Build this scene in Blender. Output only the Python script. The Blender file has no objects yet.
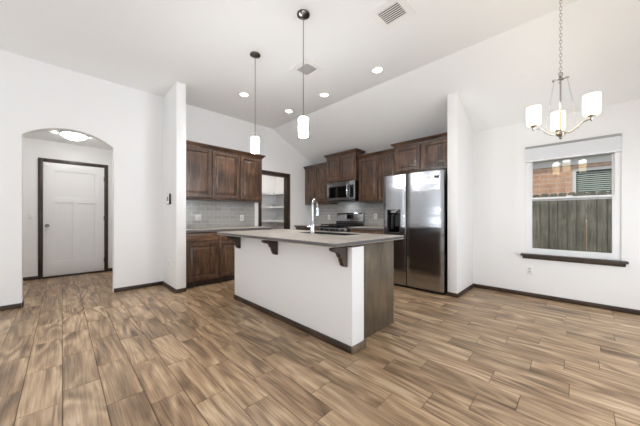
import bpy, bmesh, math, random
from mathutils import Vector, Matrix
random.seed(7)
S = bpy.context.scene
COL = S.collection

# ------------------------------------------------------------------ camera
H = 1.12
F_PX, A = 256.8, math.atan2(255.5, 256.8)
cam_d = bpy.data.cameras.new('camera')
cam_d.sensor_fit = 'HORIZONTAL'
cam_d.sensor_width = 36.0
cam_d.lens = 36.0 * F_PX / 640.0
cam_d.shift_y = (217.2 - 213.0) / 640.0
cam_d.clip_start = 0.05
cam = bpy.data.objects.new('camera', cam_d)
COL.objects.link(cam)
cam.location = (0, 0, H)
cam.rotation_euler = (math.pi / 2, 0, A - math.pi / 2)
S.camera = cam

# ------------------------------------------------------------------ world, exposure
S.view_settings.view_transform = 'Standard'
S.view_settings.look = 'None'
S.view_settings.exposure = 0.0
S.view_settings.gamma = 1.0
S.view_settings.use_curve_mapping = False
S.cycles.use_denoising = True
S.cycles.max_bounces = 10
S.cycles.diffuse_bounces = 7
S.cycles.glossy_bounces = 4
S.cycles.caustics_reflective = False
S.cycles.caustics_refractive = False

W = bpy.data.worlds.new('sky')
S.world = W
W.use_nodes = True
wn = W.node_tree.nodes
wl = W.node_tree.links
sky = wn.new('ShaderNodeTexSky')
sky.sky_type = 'HOSEK_WILKIE'
sky.turbidity = 6.0
sky.ground_albedo = 0.4
sky.sun_direction = Vector((-0.5, 0.2, 0.75)).normalized()
hs = wn.new('ShaderNodeHueSaturation')
hs.inputs['Saturation'].default_value = 0.35
wl.new(sky.outputs[0], hs.inputs['Color'])
wl.new(hs.outputs[0], wn['Background'].inputs['Color'])
wn['Background'].inputs['Strength'].default_value = 4.5


def area(name, loc, rot, sx, sy, power, color=(1, 1, 1)):
    l = bpy.data.lights.new(name, 'AREA')
    l.shape = 'RECTANGLE'
    l.size = sx
    l.size_y = sy
    l.energy = power
    l.color = color
    o = bpy.data.objects.new(name, l)
    COL.objects.link(o)
    o.location = loc
    o.rotation_euler = rot
    return o


# daylight through the patio doors and rear window, plus added unseen fill lamps
area('patio_daylight', (2.9, -1.45, 1.30), (math.radians(52), 0, 0), 1.9, 1.5, 35, (0.86, 0.93, 1.0))
area('patio_ceiling_fill', (2.9, -1.2, 0.3), (math.radians(140), 0, 0), 1.9, 0.4, 12, (0.88, 0.94, 1.0))  # added lamp just inside the doors, aimed up to brighten the ceiling
area('rear_daylight', (-1.0, -3.27, 1.45), (math.pi / 2, 0, 0), 3.6, 1.7, 30, (0.86, 0.93, 1.0))
area('rear_ceiling_fill', (-1.0, -3.0, 0.75), (math.radians(140), 0, 0), 3.4, 0.5, 40, (0.88, 0.94, 1.0))  # unseen uplight added for ceiling brightness
area('living_fill', (-3.27, 2.55, 1.45), (math.pi / 2, 0, -math.pi / 2), 2.1, 1.7, 8, (0.86, 0.93, 1.0))  # added fill for surfaces that face the left wall
area('living_ceiling_fill', (-3.0, 2.55, 0.75), (math.radians(135), 0, -math.pi / 2), 2.0, 0.5, 38, (0.88, 0.94, 1.0))  # extra upward lamp, added to lift the ceiling
sun_d = bpy.data.lights.new('sun', 'SUN')
sun_d.energy = 1.6
sun_d.angle = math.radians(3)
sun_d.color = (1.0, .96, .9)
sun = bpy.data.objects.new('sun', sun_d)
COL.objects.link(sun)
sun.rotation_euler = Vector((-1.0, .45, 1.25)).to_track_quat('Z', 'Y').to_euler()


def bulb(name, loc, power, radius, color=(1, 1, 1)):
    l = bpy.data.lights.new(name, 'POINT')
    l.energy = power
    l.shadow_soft_size = radius
    l.color = color
    o = bpy.data.objects.new(name, l)
    COL.objects.link(o)
    o.location = loc
    return o


# added fill bulb behind the camera, without any fixture
bulb('unseen_fill_bulb', (-1.3, -1.0, 2.45), 8, .15, (1, .97, .93))


# ------------------------------------------------------------------ materials
def lin(c):
    r = []
    for v in c:
        v = v / 255.0
        r.append(v / 12.92 if v <= 0.04045 else ((v + 0.055) / 1.055) ** 2.4)
    return (r[0], r[1], r[2], 1.0)


class Mat:
    def __init__(s, name, rough=0.5, metal=0.0, color=(200, 200, 200), coat=0.0, spec=0.5):
        s.m = bpy.data.materials.new(name)
        s.m.use_nodes = True
        s.n = s.m.node_tree.nodes
        s.l = s.m.node_tree.links
        s.b = s.n['Principled BSDF']
        s.b.inputs['Base Color'].default_value = lin(color)
        s.b.inputs['Roughness'].default_value = rough
        s.b.inputs['Metallic'].default_value = metal
        s.b.inputs['Coat Weight'].default_value = coat
        s.b.inputs['Coat Roughness'].default_value = 0.2
        s.b.inputs['Specular IOR Level'].default_value = spec

    def node(s, t, **kw):
        n = s.n.new(t)
        for k, v in kw.items():
            if k in n.inputs:
                n.inputs[k].default_value = v
            else:
                setattr(n, k, v)
        return n

    def link(s, a, b):
        s.l.new(a, b)

    def coords(s, scale=(1, 1, 1), kind='Object'):
        t = s.node('ShaderNodeTexCoord')
        m = s.node('ShaderNodeMapping')
        m.inputs['Scale'].default_value = scale
        s.link(t.outputs[kind], m.inputs['Vector'])
        return m.outputs[0]

    def noise(s, vec, scale, detail=3, rough=0.5, dist=0.0):
        n = s.node('ShaderNodeTexNoise')
        n.inputs['Scale'].default_value = scale
        n.inputs['Detail'].default_value = detail
        n.inputs['Roughness'].default_value = rough
        n.inputs['Distortion'].default_value = dist
        s.link(vec, n.inputs['Vector'])
        return n.outputs['Fac']

    def ramp(s, fac, stops):
        r = s.node('ShaderNodeValToRGB')
        e = r.color_ramp.elements
        while len(e) < len(stops):
            e.new(0.5)
        for i, (p, c) in enumerate(stops):
            e[i].position = p
            e[i].color = lin(c)
        s.link(fac, r.inputs[0])
        return r.outputs[0]

    def math(s, op, a, b=None):
        n = s.node('ShaderNodeMath', operation=op)
        for i, v in enumerate((a, b)):
            if v is None:
                continue
            if isinstance(v, (int, float)):
                n.inputs[i].default_value = v
            else:
                s.link(v, n.inputs[i])
        return n.outputs[0]

    def mix(s, fac, a, b, mode='MIX'):
        n = s.node('ShaderNodeMix', data_type='RGBA', blend_type=mode)
        for i, v in ((0, fac), (6, a), (7, b)):
            if isinstance(v, (int, float)):
                n.inputs[i].default_value = v
            elif isinstance(v, tuple):
                n.inputs[i].default_value = lin(v)
            else:
                s.link(v, n.inputs[i])
        return n.outputs[2]

    def bump(s, h, strength=0.2, dist=0.01):
        b = s.node('ShaderNodeBump')
        b.inputs['Strength'].default_value = strength
        b.inputs['Distance'].default_value = dist
        s.link(h, b.inputs['Height'])
        s.link(b.outputs[0], s.b.inputs['Normal'])

    def col(s, c):
        s.link(c, s.b.inputs['Base Color'])


def paint(name, color, rough=0.6, tex=0.06):
    m = Mat(name, rough, color=color, spec=0.3)
    v = m.coords()
    m.bump(m.noise(v, 90, 4), tex, 0.004)
    return m.m


M = {}
M['wall'] = paint('wall_paint', (240, 240, 240))
M['ceiling'] = paint('ceiling_paint', (242, 243, 243), 0.8, 0.15)
M['white'] = Mat('white_plastic', 0.35, color=(240, 240, 238)).m
M['vinyl'] = Mat('white_vinyl', 0.3, color=(238, 239, 240)).m
M['door_paint'] = Mat('white_door_paint', 0.35, color=(236, 236, 236)).m
M['black'] = Mat('black_plastic', 0.3, color=(16, 16, 18)).m
M['black_gloss'] = Mat('black_glass', 0.06, color=(8, 8, 10)).m
M['iron'] = Mat('cast_iron', 0.55, color=(14, 14, 15)).m
M['dark_grey'] = Mat('dark_grey_steel', 0.4, 0.5, color=(52, 53, 56)).m
M['slot'] = Mat('slot_dark', 0.7, color=(60, 58, 56)).m
M['vent_dark'] = Mat('duct_dark', 0.8, color=(60, 58, 55)).m
M['outlet_grey'] = Mat('outlet_grey', 0.4, color=(205, 205, 203)).m
M['headrail'] = Mat('headrail_painted_shadow', 0.5, color=(160, 160, 160)).m  # grey stands in for the dark shadow gap above the blind
M['lcd'] = Mat('grey_screen', 0.25, color=(140, 146, 142)).m


def wood(name, stops, zs=0.12, rough=0.34, coat=0.6, scale=26, axis='z', bump=0.12):
    m = Mat(name, rough, coat=coat)
    oi = m.node('ShaderNodeObjectInfo')
    t = m.node('ShaderNodeTexCoord')
    add = m.node('ShaderNodeVectorMath', operation='MULTIPLY_ADD')
    cmb = m.node('ShaderNodeCombineXYZ')
    for i in range(3):
        m.link(oi.outputs['Random'], cmb.inputs[i])
    m.link(cmb.outputs[0], add.inputs[0])
    add.inputs[1].default_value = (13.1, 7.7, 5.3)
    m.link(t.outputs['Object'], add.inputs[2])
    mp = m.node('ShaderNodeMapping')
    mp.inputs['Scale'].default_value = {'z': (1, 1, zs), 'y': (1, zs, 1), 'x': (zs, 1, 1)}[axis]
    m.link(add.outputs[0], mp.inputs['Vector'])
    fine = m.noise(mp.outputs[0], scale, 6, 0.65, 0.6)
    blot = m.noise(add.outputs[0], 3.2, 3, 0.5, 0.4)
    f = m.math('ADD', m.math('MULTIPLY', fine, 0.62), m.math('MULTIPLY', blot, 0.38))
    m.col(m.ramp(f, stops))
    m.bump(fine, bump, 0.003)
    return m.m


WST = [(0.34, (40, 28, 22)), (0.47, (74, 53, 41)), (0.56, (100, 73, 55)), (0.68, (132, 98, 73))]
M['wood'] = wood('dark_stained_alder', WST)
M['wood_y'] = wood('dark_stained_alder_along_y', WST, axis='y')
M['wood_x'] = wood('dark_stained_alder_along_x', WST, axis='x')
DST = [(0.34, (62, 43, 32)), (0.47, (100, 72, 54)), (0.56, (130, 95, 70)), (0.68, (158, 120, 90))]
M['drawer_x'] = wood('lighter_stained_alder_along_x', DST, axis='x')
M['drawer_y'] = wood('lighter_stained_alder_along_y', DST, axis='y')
TST = [(0.34, (32, 23, 18)), (0.5, (56, 42, 32)), (0.66, (86, 66, 50))]
M['trim'] = wood('dark_stained_trim', TST, scale=18, coat=.08, rough=.45)
M['trim_y'] = wood('dark_trim_along_y', TST, axis='y', scale=18, coat=.08, rough=.45)
M['trim_x'] = wood('dark_trim_along_x', TST, axis='x', scale=18, coat=.08, rough=.45)
M['panel'] = wood('island_end_stain', [(0.32, (58, 49, 38)), (0.46, (86, 75, 60)), (0.58, (106, 92, 73)), (0.70, (130, 113, 90))], zs=0.25, scale=11, rough=0.42, coat=0.2, bump=0.04)


def counter():
    m = Mat('speckled_laminate', 0.3)
    v = m.coords()
    a = m.noise(v, 170, 3, 0.7)
    b = m.noise(v, 14, 4, 0.6)
    c = m.ramp(a, [(0.36, (128, 121, 115)), (0.5, (166, 158, 149)), (0.64, (196, 188, 178))])
    m.col(m.mix(0.25, c, m.ramp(b, [(0.35, (150, 142, 134)), (0.65, (176, 167, 157))])))
    return m.m


M['counter'] = counter()
M['counter_edge'] = Mat('counter_edge_painted_shade', 0.25, color=(92, 91, 93)).m  # edges miss the bright reflection of the top; that difference is painted in



def steel(name, color=(172, 174, 178), rough=0.24, scale=(2, 2, 260), aniso=0.6):
    m = Mat(name, rough, 1.0, color=color)
    v = m.coords(scale)
    n = m.noise(v, 1.0, 3, 0.6)
    m.link(m.math('MULTIPLY_ADD', n, 0.1), m.b.inputs['Roughness'])
    m.n[-1].inputs[2].default_value = rough - 0.05
    w = m.noise(m.coords((.2, .7, 3.6)), 1.0, 2, 0.5)
    b2 = m.node('ShaderNodeBump')
    b2.inputs['Strength'].default_value = 1.0
    b2.inputs['Distance'].default_value = 0.012
    m.link(w, b2.inputs['Height'])
    m.bump(n, 0.03, 0.002)
    m.link(b2.outputs[0], m.n[-1].inputs['Normal'])
    m.b.inputs['Anisotropic'].default_value = aniso
    return m.m


M['steel'] = steel('brushed_stainless_steel', rough=.2)
M['chrome'] = Mat('polished_chrome', 0.1, 1.0, color=(196, 198, 202)).m
M['nickel'] = Mat('brushed_nickel', 0.22, 1.0, color=(176, 172, 168)).m
M['nickel_dark'] = Mat('dark_nickel', 0.25, 1.0, color=(120, 118, 116)).m


def emit(name, color, strength, base=(240, 240, 240), rough=0.3):
    m = Mat(name, rough, color=base)
    m.b.inputs['Emission Color'].default_value = lin(color)
    m.b.inputs['Emission Strength'].default_value = strength
    return m.m


M['lamp'] = emit('lit_downlight_lens', (255, 250, 240), 6.0)
M['shade'] = emit('lit_opal_glass', (250, 252, 255), 112.0)
M['shade_hot'] = emit('lit_frosted_glass', (255, 226, 172), 5.0)
M['dome'] = emit('lit_alabaster_dome', (255, 253, 251), 36.0)
M['dome_small'] = emit('lit_pantry_dome', (255, 248, 238), 3.0)


def clear_glass(name, ior=1.5, boost=1.0, tint=(255, 255, 255)):
    m = Mat(name)
    tr = m.node('ShaderNodeBsdfTransparent')
    tr.inputs[0].default_value = lin(tint)
    gl = m.node('ShaderNodeBsdfGlossy')
    gl.inputs['Roughness'].default_value = 0.0
    fr = m.node('ShaderNodeFresnel')
    fr.inputs[0].default_value = ior
    mx = m.node('ShaderNodeMixShader')
    m.link(m.math('MULTIPLY', fr.outputs[0], boost), mx.inputs[0])
    m.link(tr.outputs[0], mx.inputs[1])
    m.link(gl.outputs[0], mx.inputs[2])
    m.link(mx.outputs[0], m.n['Material Output'].inputs[0])
    return m.m


M['glass'] = clear_glass('window_glass', 1.5, 1.0)
M['rod_glass'] = clear_glass('clear_glass_strap', 1.5, 1.2, (250, 251, 252))


def tile():
    m = Mat('glossy_grey_subway_tile', 0.12, coat=0.3)
    t = m.node('ShaderNodeTexCoord')
    sep = m.node('ShaderNodeSeparateXYZ')
    m.link(t.outputs['Object'], sep.inputs[0])
    cmb = m.node('ShaderNodeCombineXYZ')
    m.link(m.math('ADD', sep.outputs[0], sep.outputs[1]), cmb.inputs[0])
    m.link(sep.outputs[2], cmb.inputs[1])
    br = m.node('ShaderNodeTexBrick')
    br.offset = 0.5
    br.inputs['Color1'].default_value = lin((180, 178, 174))
    br.inputs['Color2'].default_value = lin((164, 163, 161))
    br.inputs['Mortar'].default_value = lin((208, 206, 202))
    br.inputs['Scale'].default_value = 1.0
    br.inputs['Mortar Size'].default_value = 0.0026
    br.inputs['Mortar Smooth'].default_value = 0.1
    br.inputs['Brick Width'].default_value = 0.158
    br.inputs['Row Height'].default_value = 0.0775
    m.link(cmb.outputs[0], br.inputs['Vector'])
    m.col(br.outputs['Color'])
    inv = m.math('SUBTRACT', 1.0, br.outputs['Fac'])
    m.bump(m.math('ADD', inv, m.math('MULTIPLY', m.noise(cmb.outputs[0], 16, 2), 0.5)), 0.35, 0.002)
    return m.m


M['tile'] = tile()


def brick():
    m = Mat('tan_brick', 0.9)
    t = m.node('ShaderNodeTexCoord')
    sep = m.node('ShaderNodeSeparateXYZ')
    m.link(t.outputs['Object'], sep.inputs[0])
    cmb = m.node('ShaderNodeCombineXYZ')
    m.link(m.math('ADD', sep.outputs[0], sep.outputs[1]), cmb.inputs[0])
    m.link(sep.outputs[2], cmb.inputs[1])
    br = m.node('ShaderNodeTexBrick')
    br.offset = 0.5
    br.inputs['Color1'].default_value = lin((222, 176, 142))
    br.inputs['Color2'].default_value = lin((198, 150, 118))
    br.inputs['Mortar'].default_value = lin((214, 206, 194))
    br.inputs['Scale'].default_value = 1.0
    br.inputs['Mortar Size'].default_value = 0.010
    br.inputs['Brick Width'].default_value = 0.34
    br.inputs['Row Height'].default_value = 0.125
    m.link(cmb.outputs[0], br.inputs['Vector'])
    n = m.noise(cmb.outputs[0], 7, 4)
    m.col(m.mix(0.35, br.outputs['Color'], m.ramp(n, [(0.35, (176, 132, 104)), (0.65, (232, 196, 166))])))
    m.bump(m.math('SUBTRACT', 1.0, br.outputs['Fac']), 0.5, 0.01)
    return m.m


M['brick'] = brick()
M['fence'] = wood('weathered_fence_wood', [(0.3, (62, 60, 50)), (0.48, (104, 102, 88)), (0.6, (134, 130, 114)), (0.74, (160, 154, 138))], zs=0.08, rough=0.9, coat=0, scale=30, bump=0.3)
M['grass'] = paint('lawn_grass', (88, 104, 60), 0.95, 0.6)
M['shingle'] = paint('roof_shingle', (92, 86, 80), 0.9, 0.5)
M['ext_white'] = paint('white_soffit_paint', (236, 236, 232), 0.6)
M['blind_slat'] = Mat('painted_blind_slat', 0.5, color=(176, 190, 180)).m
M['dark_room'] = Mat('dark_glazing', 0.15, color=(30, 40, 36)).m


def shade_fabric():
    m = Mat('white_roller_blind', 0.7, color=(222, 224, 227))
    v = m.coords((1, 1, 1))
    m.bump(m.noise(v, 400, 2), 0.05, 0.001)
    return m.m


M['blind'] = shade_fabric()


def floor_mat():
    m = Mat('wood_look_plank_tile', 0.34, spec=0.4)
    at = m.node('ShaderNodeAttribute', attribute_name='plank')
    t = m.node('ShaderNodeTexCoord')
    sc = m.node('ShaderNodeVectorMath', operation='MULTIPLY_ADD')
    m.link(at.outputs['Color'], sc.inputs[0])
    sc.inputs[1].default_value = (37, 53, 11)
    m.link(t.outputs['Object'], sc.inputs[2])
    v = sc.outputs[0]
    mp = m.node('ShaderNodeMapping')
    mp.inputs['Scale'].default_value = (6.0, 0.85, 1)
    m.link(v, mp.inputs['Vector'])
    base = m.noise(mp.outputs[0], 1.0, 1.2, 0.4, 0.5)
    ring = m.math('SINE', m.math('MULTIPLY', base, 46.0))
    ring = m.math('MULTIPLY_ADD', ring, 0.5)
    m.n[-1].inputs[2].default_value = 0.5
    mp2 = m.node('ShaderNodeMapping')
    mp2.inputs['Scale'].default_value = (110, 3.0, 1)
    m.link(v, mp2.inputs['Vector'])
    fine = m.noise(mp2.outputs[0], 1.0, 5, 0.6, 0.3)
    mp3 = m.node('ShaderNodeMapping')
    mp3.inputs['Scale'].default_value = (9, 1.3, 1)
    m.link(v, mp3.inputs['Vector'])
    blot = m.noise(mp3.outputs[0], 1.0, 3, 0.5, 0.9)
    mask = m.node('ShaderNodeMapRange')
    mask.inputs[1].default_value = .44
    mask.inputs[2].default_value = .62
    m.link(m.noise(v, 3.1, 2), mask.inputs[0])
    ring = m.math('ADD', m.math('MULTIPLY', m.math('SUBTRACT', ring, .5), m.math('ADD', m.math('MULTIPLY', mask.outputs[0], .9), .25)), .5)
    sepc = m.node('ShaderNodeSeparateColor')
    m.link(at.outputs['Color'], sepc.inputs[0])
    f = m.math('ADD', m.math('MULTIPLY', ring, 0.23), m.math('MULTIPLY', fine, 0.65))
    f = m.math('ADD', f, m.math('MULTIPLY', blot, 0.85))
    f = m.math('ADD', f, m.math('MULTIPLY', sepc.outputs[0], 0.10))
    f = m.math('SUBTRACT', f, 0.42)
    c = m.ramp(f, [(0.20, (84, 63, 45)), (0.36, (124, 99, 75)), (0.50, (158, 130, 101)), (0.64, (188, 160, 127)), (0.82, (212, 191, 162))])
    # cooler or warmer planks
    c = m.mix(m.math('MULTIPLY', sepc.outputs[1], 0.2), c, (150, 131, 104), 'MIX')
    m.col(c)
    m.link(m.math('MULTIPLY_ADD', fine, 0.14), m.b.inputs['Roughness'])
    m.n[-1].inputs[2].default_value = 0.27
    m.bump(m.math('ADD', fine, ring), 0.06, 0.002)
    return m.m


M['floor'] = floor_mat()
M['grout'] = Mat('dark_grout', 0.9, color=(92, 76, 62)).m


# ------------------------------------------------------------------ mesh helpers
def tag(o, label=None, cat=None, group=None, kind=None):
    if label:
        o['label'] = label
    if cat:
        o['category'] = cat
    if group:
        o['group'] = group
    if kind:
        o['kind'] = kind
    return o


def wloc(o):
    v = Vector((0, 0, 0))
    while o is not None:
        v += o.location
        o = o.parent
    return v


def thing(name, loc, label, cat, group=None):
    o = bpy.data.objects.new(name, None)
    o.empty_display_size = 0.1
    COL.objects.link(o)
    o.location = loc
    return tag(o, label, cat, group)


def copy_tree(o, parent=None):
    c = o.copy()
    COL.objects.link(c)
    c.parent = parent
    for ch in o.children:
        copy_tree(ch, c)
    return c


class MB:
    """collects shapes given in world coordinates, then links them as ONE mesh object"""

    def __init__(s, T=None):
        s.bm = bmesh.new()
        s.T = T

    def _add(s, verts, faces, bevel=0.0, seg=2):
        P = [Vector(s.T(*v)) if s.T else Vector(v) for v in verts]
        t = bmesh.new()
        vs = [t.verts.new(p) for p in P]
        for f in faces:
            try:
                t.faces.new([vs[i] for i in f])
            except ValueError:
                pass
        bmesh.ops.recalc_face_normals(t, faces=t.faces)
        if bevel > 0:
            es = [e for e in t.edges if len(e.link_faces) == 2 and e.calc_face_angle(0) > 0.6]
            bmesh.ops.bevel(t, geom=es, offset=bevel, segments=seg, profile=0.5, affect='EDGES', clamp_overlap=True)
        me = bpy.data.meshes.new('tmp')
        t.to_mesh(me)
        t.free()
        s.bm.from_mesh(me)
        bpy.data.meshes.remove(me)
        return s

    def box(s, x0, x1, y0, y1, z0, z1, bevel=0.0, seg=2):
        v = [(x, y, z) for x in (x0, x1) for y in (y0, y1) for z in (z0, z1)]
        f = [(0, 1, 3, 2), (4, 6, 7, 5), (0, 4, 5, 1), (2, 3, 7, 6), (0, 2, 6, 4), (1, 5, 7, 3)]
        return s._add(v, f, bevel, seg)

    def prism(s, pts, a0, a1, axis='y', bevel=0.0, seg=2):
        """polygon pts in the two other axes, extruded a0..a1 along axis"""
        n = len(pts)

        def mk(p, a):
            return {'x': (a, p[0], p[1]), 'y': (p[0], a, p[1]), 'z': (p[0], p[1], a)}[axis]
        v = [mk(p, a0) for p in pts] + [mk(p, a1) for p in pts]
        f = [tuple(range(n)), tuple(range(2 * n - 1, n - 1, -1))]
        f += [(i, (i + 1) % n, n + (i + 1) % n, n + i) for i in range(n)]
        return s._add(v, f, bevel, seg)

    def rings(s, u0, u1, z0, z1, steps):
        """nested rectangles (inset, depth): a panelled front in (u, d, z)"""
        v = []
        for ins, d in steps:
            v += [(u0 + ins, d, z0 + ins), (u1 - ins, d, z0 + ins), (u1 - ins, d, z1 - ins), (u0 + ins, d, z1 - ins)]
        f = [(0, 1, 2, 3)]
        for k in range(len(steps) - 1):
            a, b = 4 * k, 4 * k + 4
            f += [(a + i, a + (i + 1) % 4, b + (i + 1) % 4, b + i) for i in range(4)]
        e = 4 * (len(steps) - 1)
        f.append((e + 3, e + 2, e + 1, e))
        return s._add(v, f)

    def lathe(s, prof, c, axis='z', n=28):
        """prof: (radius, height); closed where radius is 0"""
        v, f, rows = [], [], []
        cx, cy, cz = c
        for r, h in prof:
            row = []
            if r < 1e-6:
                row = [len(v)]
                v.append({'z': (cx, cy, cz + h), 'x': (cx + h, cy, cz), 'y': (cx, cy + h, cz)}[axis])
            else:
                for k in range(n):
                    a = 2 * math.pi * k / n
                    p, q = r * math.cos(a), r * math.sin(a)
                    row.append(len(v))
                    v.append({'z': (cx + p, cy + q, cz + h), 'x': (cx + h, cy + p, cz + q), 'y': (cx + p, cy + h, cz + q)}[axis])
            rows.append(row)
        for a, b in zip(rows, rows[1:]):
            if len(a) == 1 and len(b) == 1:
                continue
            for k in range(n):
                k2 = (k + 1) % n
                if len(a) == 1:
                    f.append((a[0], b[k], b[k2]))
                elif len(b) == 1:
                    f.append((a[k], a[k2], b[0]))
                else:
                    f.append((a[k], a[k2], b[k2], b[k]))
        return s._add(v, f)

    def tube(s, path, r, n=12, close=False):
        P = [Vector(p) for p in path]
        R = r if isinstance(r, (list, tuple)) else [r] * len(P)
        v, f = [], []
        up = None
        N = len(P)
        for i, p in enumerate(P):
            a = P[(i - 1) % N] if (close or i > 0) else p
            b = P[(i + 1) % N] if (close or i < N - 1) else p
            d = (b - a).normalized()
            if up is None:
                up = d.orthogonal().normalized()
            up = (up - d * up.dot(d)).normalized()
            w = d.cross(up)
            for k in range(n):
                t = 2 * math.pi * k / n
                v.append(tuple(p + (up * math.cos(t) + w * math.sin(t)) * R[i]))
        m = N if close else N - 1
        for i in range(m):
            j = (i + 1) % N
            for k in range(n):
                k2 = (k + 1) % n
                f.append((i * n + k, i * n + k2, j * n + k2, j * n + k))
        if not close:
            f.append(tuple(range(n - 1, -1, -1)))
            f.append(tuple((N - 1) * n + k for k in range(n)))
        return s._add(v, f)

    def grid(s, us, zs, holes, a0, a1, axis='y', bevel_corner=0.0):
        """slab on a grid with missing cells, as one closed piece"""
        def mk(p, q, a):
            return {'x': (a, p, q), 'y': (p, a, q), 'z': (p, q, a)}[axis]
        t = bmesh.new()
        vs = {}
        for i, u in enumerate(us):
            for j, z in enumerate(zs):
                vs[i, j] = t.verts.new(mk(u, z, a0))
        for i in range(len(us) - 1):
            for j in range(len(zs) - 1):
                if (i, j) not in holes:
                    t.faces.new((vs[i, j], vs[i + 1, j], vs[i + 1, j + 1], vs[i, j + 1]))
        r = bmesh.ops.extrude_face_region(t, geom=list(t.faces))
        d = Vector(mk(0, 0, a1 - a0)) - Vector(mk(0, 0, 0))
        bmesh.ops.translate(t, vec=d, verts=[g for g in r['geom'] if isinstance(g, bmesh.types.BMVert)])
        bmesh.ops.delete(t, geom=[x for x in t.verts if not x.link_faces], context='VERTS')
        if s.T:
            for x in t.verts:
                x.co = Vector(s.T(*x.co))
        bmesh.ops.recalc_face_normals(t, faces=t.faces)
        if bevel_corner > 0:
            es = [e for e in t.edges if len(e.link_faces) == 2 and e.calc_face_angle(0) > 0.6]
            bmesh.ops.bevel(t, geom=es, offset=bevel_corner, segments=2, profile=0.5, affect='EDGES', clamp_overlap=True)
        me = bpy.data.meshes.new('tmp')
        t.to_mesh(me)
        t.free()
        s.bm.from_mesh(me)
        bpy.data.meshes.remove(me)
        return s

    def build(s, name, mat, parent=None, origin=None, smooth=True):
        org = Vector(origin) if origin else Vector((0, 0, 0))
        off = org if parent is None else wloc(parent)
        bmesh.ops.translate(s.bm, vec=-off, verts=s.bm.verts)
        me = bpy.data.meshes.new(name)
        s.bm.to_mesh(me)
        s.bm.free()
        mats = mat if isinstance(mat, (list, tuple)) else [mat]
        for m_ in mats:
            me.materials.append(m_)
        if smooth:
            me.shade_smooth()
            me.set_sharp_from_angle(angle=math.radians(32))
        o = bpy.data.objects.new(name, me)
        COL.objects.link(o)
        if parent is not None:
            o.parent = parent
        else:
            o.location = org
        return o


def darken_edges(o):  # paints upright counter faces darker in place of their weaker reflection
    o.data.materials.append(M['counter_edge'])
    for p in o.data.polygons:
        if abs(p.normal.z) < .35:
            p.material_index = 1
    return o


def struct(mb, name, mat, **k):
    return tag(mb.build(name, mat, **k), kind='structure')


# ------------------------------------------------------------------ the room shell
CZ, RX, WX, WZ = 3.12, 3.37, 4.66, 2.475      # flat ceiling, crease, window wall, low edge
YK = 4.87                                     # arch wall and kitchen back wall
XL, YB = -3.2, -3.2


def slope(x):
    return CZ if x <= RX else CZ + (WZ - CZ) * (x - RX) / (WX - RX)


# floor: wood-look planks laid along Y, each 0.185 x 0.571
def build_floor():
    bm = bmesh.new()
    cl = bm.loops.layers.float_color.new('plank')
    Wd, L = 0.1853, 0.571
    known = {0: .643, 1: .443, 2: .246, 3: .417, 4: .6, 5: .24, 6: .06, 7: -.127, 8: .229, 9: -.15, 10: .06, 11: -.256,
             12: .09, -1: .829, -2: 1.189, -3: 1.007, -4: 1.371, -5: 1.612, -6: 1.80, -7: 1.976, -8: 2.338, -9: 2.2}
    x_first = 1.485
    n0 = int(math.floor((XL - x_first) / Wd))
    n1 = int(math.ceil((WX - x_first) / Wd))
    g = 0.0009
    for n in range(n0, n1 + 1):
        x0, x1 = max(XL, x_first + n * Wd), min(WX + .1, x_first + (n + 1) * Wd)
        if x1 - x0 < 0.01:
            continue
        j = known.get(n, (0.643 - 0.19 * n + random.choice((0, .19, .38))) % L)
        j = j % L
        k0 = int(math.floor((YB - j) / L)) - 1
        y = j + k0 * L
        while y < 7.0:
            y0, y1 = max(YB, y), min(7.0, y + L)
            if y1 - y0 > 0.01:
                c = (random.random(), random.random(), random.random(), 1)
                b = 0.002
                lo = [(x0 + g, y0 + g), (x1 - g, y0 + g), (x1 - g, y1 - g), (x0 + g, y1 - g)]
                hi = [(x0 + g + b, y0 + g + b), (x1 - g - b, y0 + g + b), (x1 - g - b, y1 - g - b), (x0 + g + b, y1 - g - b)]
                vl = [bm.verts.new((p[0], p[1], -0.0030)) for p in lo]
                vh = [bm.verts.new((p[0], p[1], 0.0)) for p in hi]
                fs = [bm.faces.new(vh)] + [bm.faces.new((vl[i], vl[(i + 1) % 4], vh[(i + 1) % 4], vh[i])) for i in range(4)]
                for f in fs:
                    f.material_index = 0
                    for lp in f.loops:
                        lp[cl] = c
            y += L
    vb = [bm.verts.new(p) for p in ((XL - .1, YB - .1, -.0025), (WX + .1, YB - .1, -.0025), (WX + .1, 7.1, -.0025), (XL - .1, 7.1, -.0025))]
    f = bm.faces.new(vb)
    f.material_index = 1
    me = bpy.data.meshes.new('floor')
    bm.to_mesh(me)
    bm.free()
    me.materials.append(M['floor'])
    me.materials.append(M['grout'])
    o = bpy.data.objects.new('floor', me)
    COL.objects.link(o)
    tag(o, 'wood-look plank tile floor in warm brown running through the open kitchen', kind='structure')


build_floor()

# ceiling: flat part, then the slope down to the window wall
struct(MB().prism([(XL - .15, CZ), (RX, CZ), (WX + .15, slope(WX + .15)), (WX + .15, slope(WX + .15) + .12), (RX, CZ + .12), (XL - .15, CZ + .12)],
                  YB - .15, YK + .14, 'y'), 'ceiling', M['ceiling'], smooth=False)

# arch wall
AX0, AX1, ASP, AAP = -0.352, 0.545, 2.15, 2.315
arc = []
for k in range(0, 25):
    t = -1 + 2 * k / 24
    rr = ((AX1 - AX0) / 2) ** 2
    rise = AAP - ASP
    R_ = (rr + rise ** 2) / (2 * rise)
    x = (AX0 + AX1) / 2 + t * (AX1 - AX0) / 2
    arc.append((x, AAP - R_ + math.sqrt(R_ ** 2 - (x - (AX0 + AX1) / 2) ** 2)))
struct(MB().prism([(XL - .15, 0), (AX0, 0)] + arc + [(AX1, 0), (1.25, 0), (1.25, CZ), (XL - .15, CZ)], YK, YK + .13, 'y'),
       'wall_arch', M['wall'], smooth=False)
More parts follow.
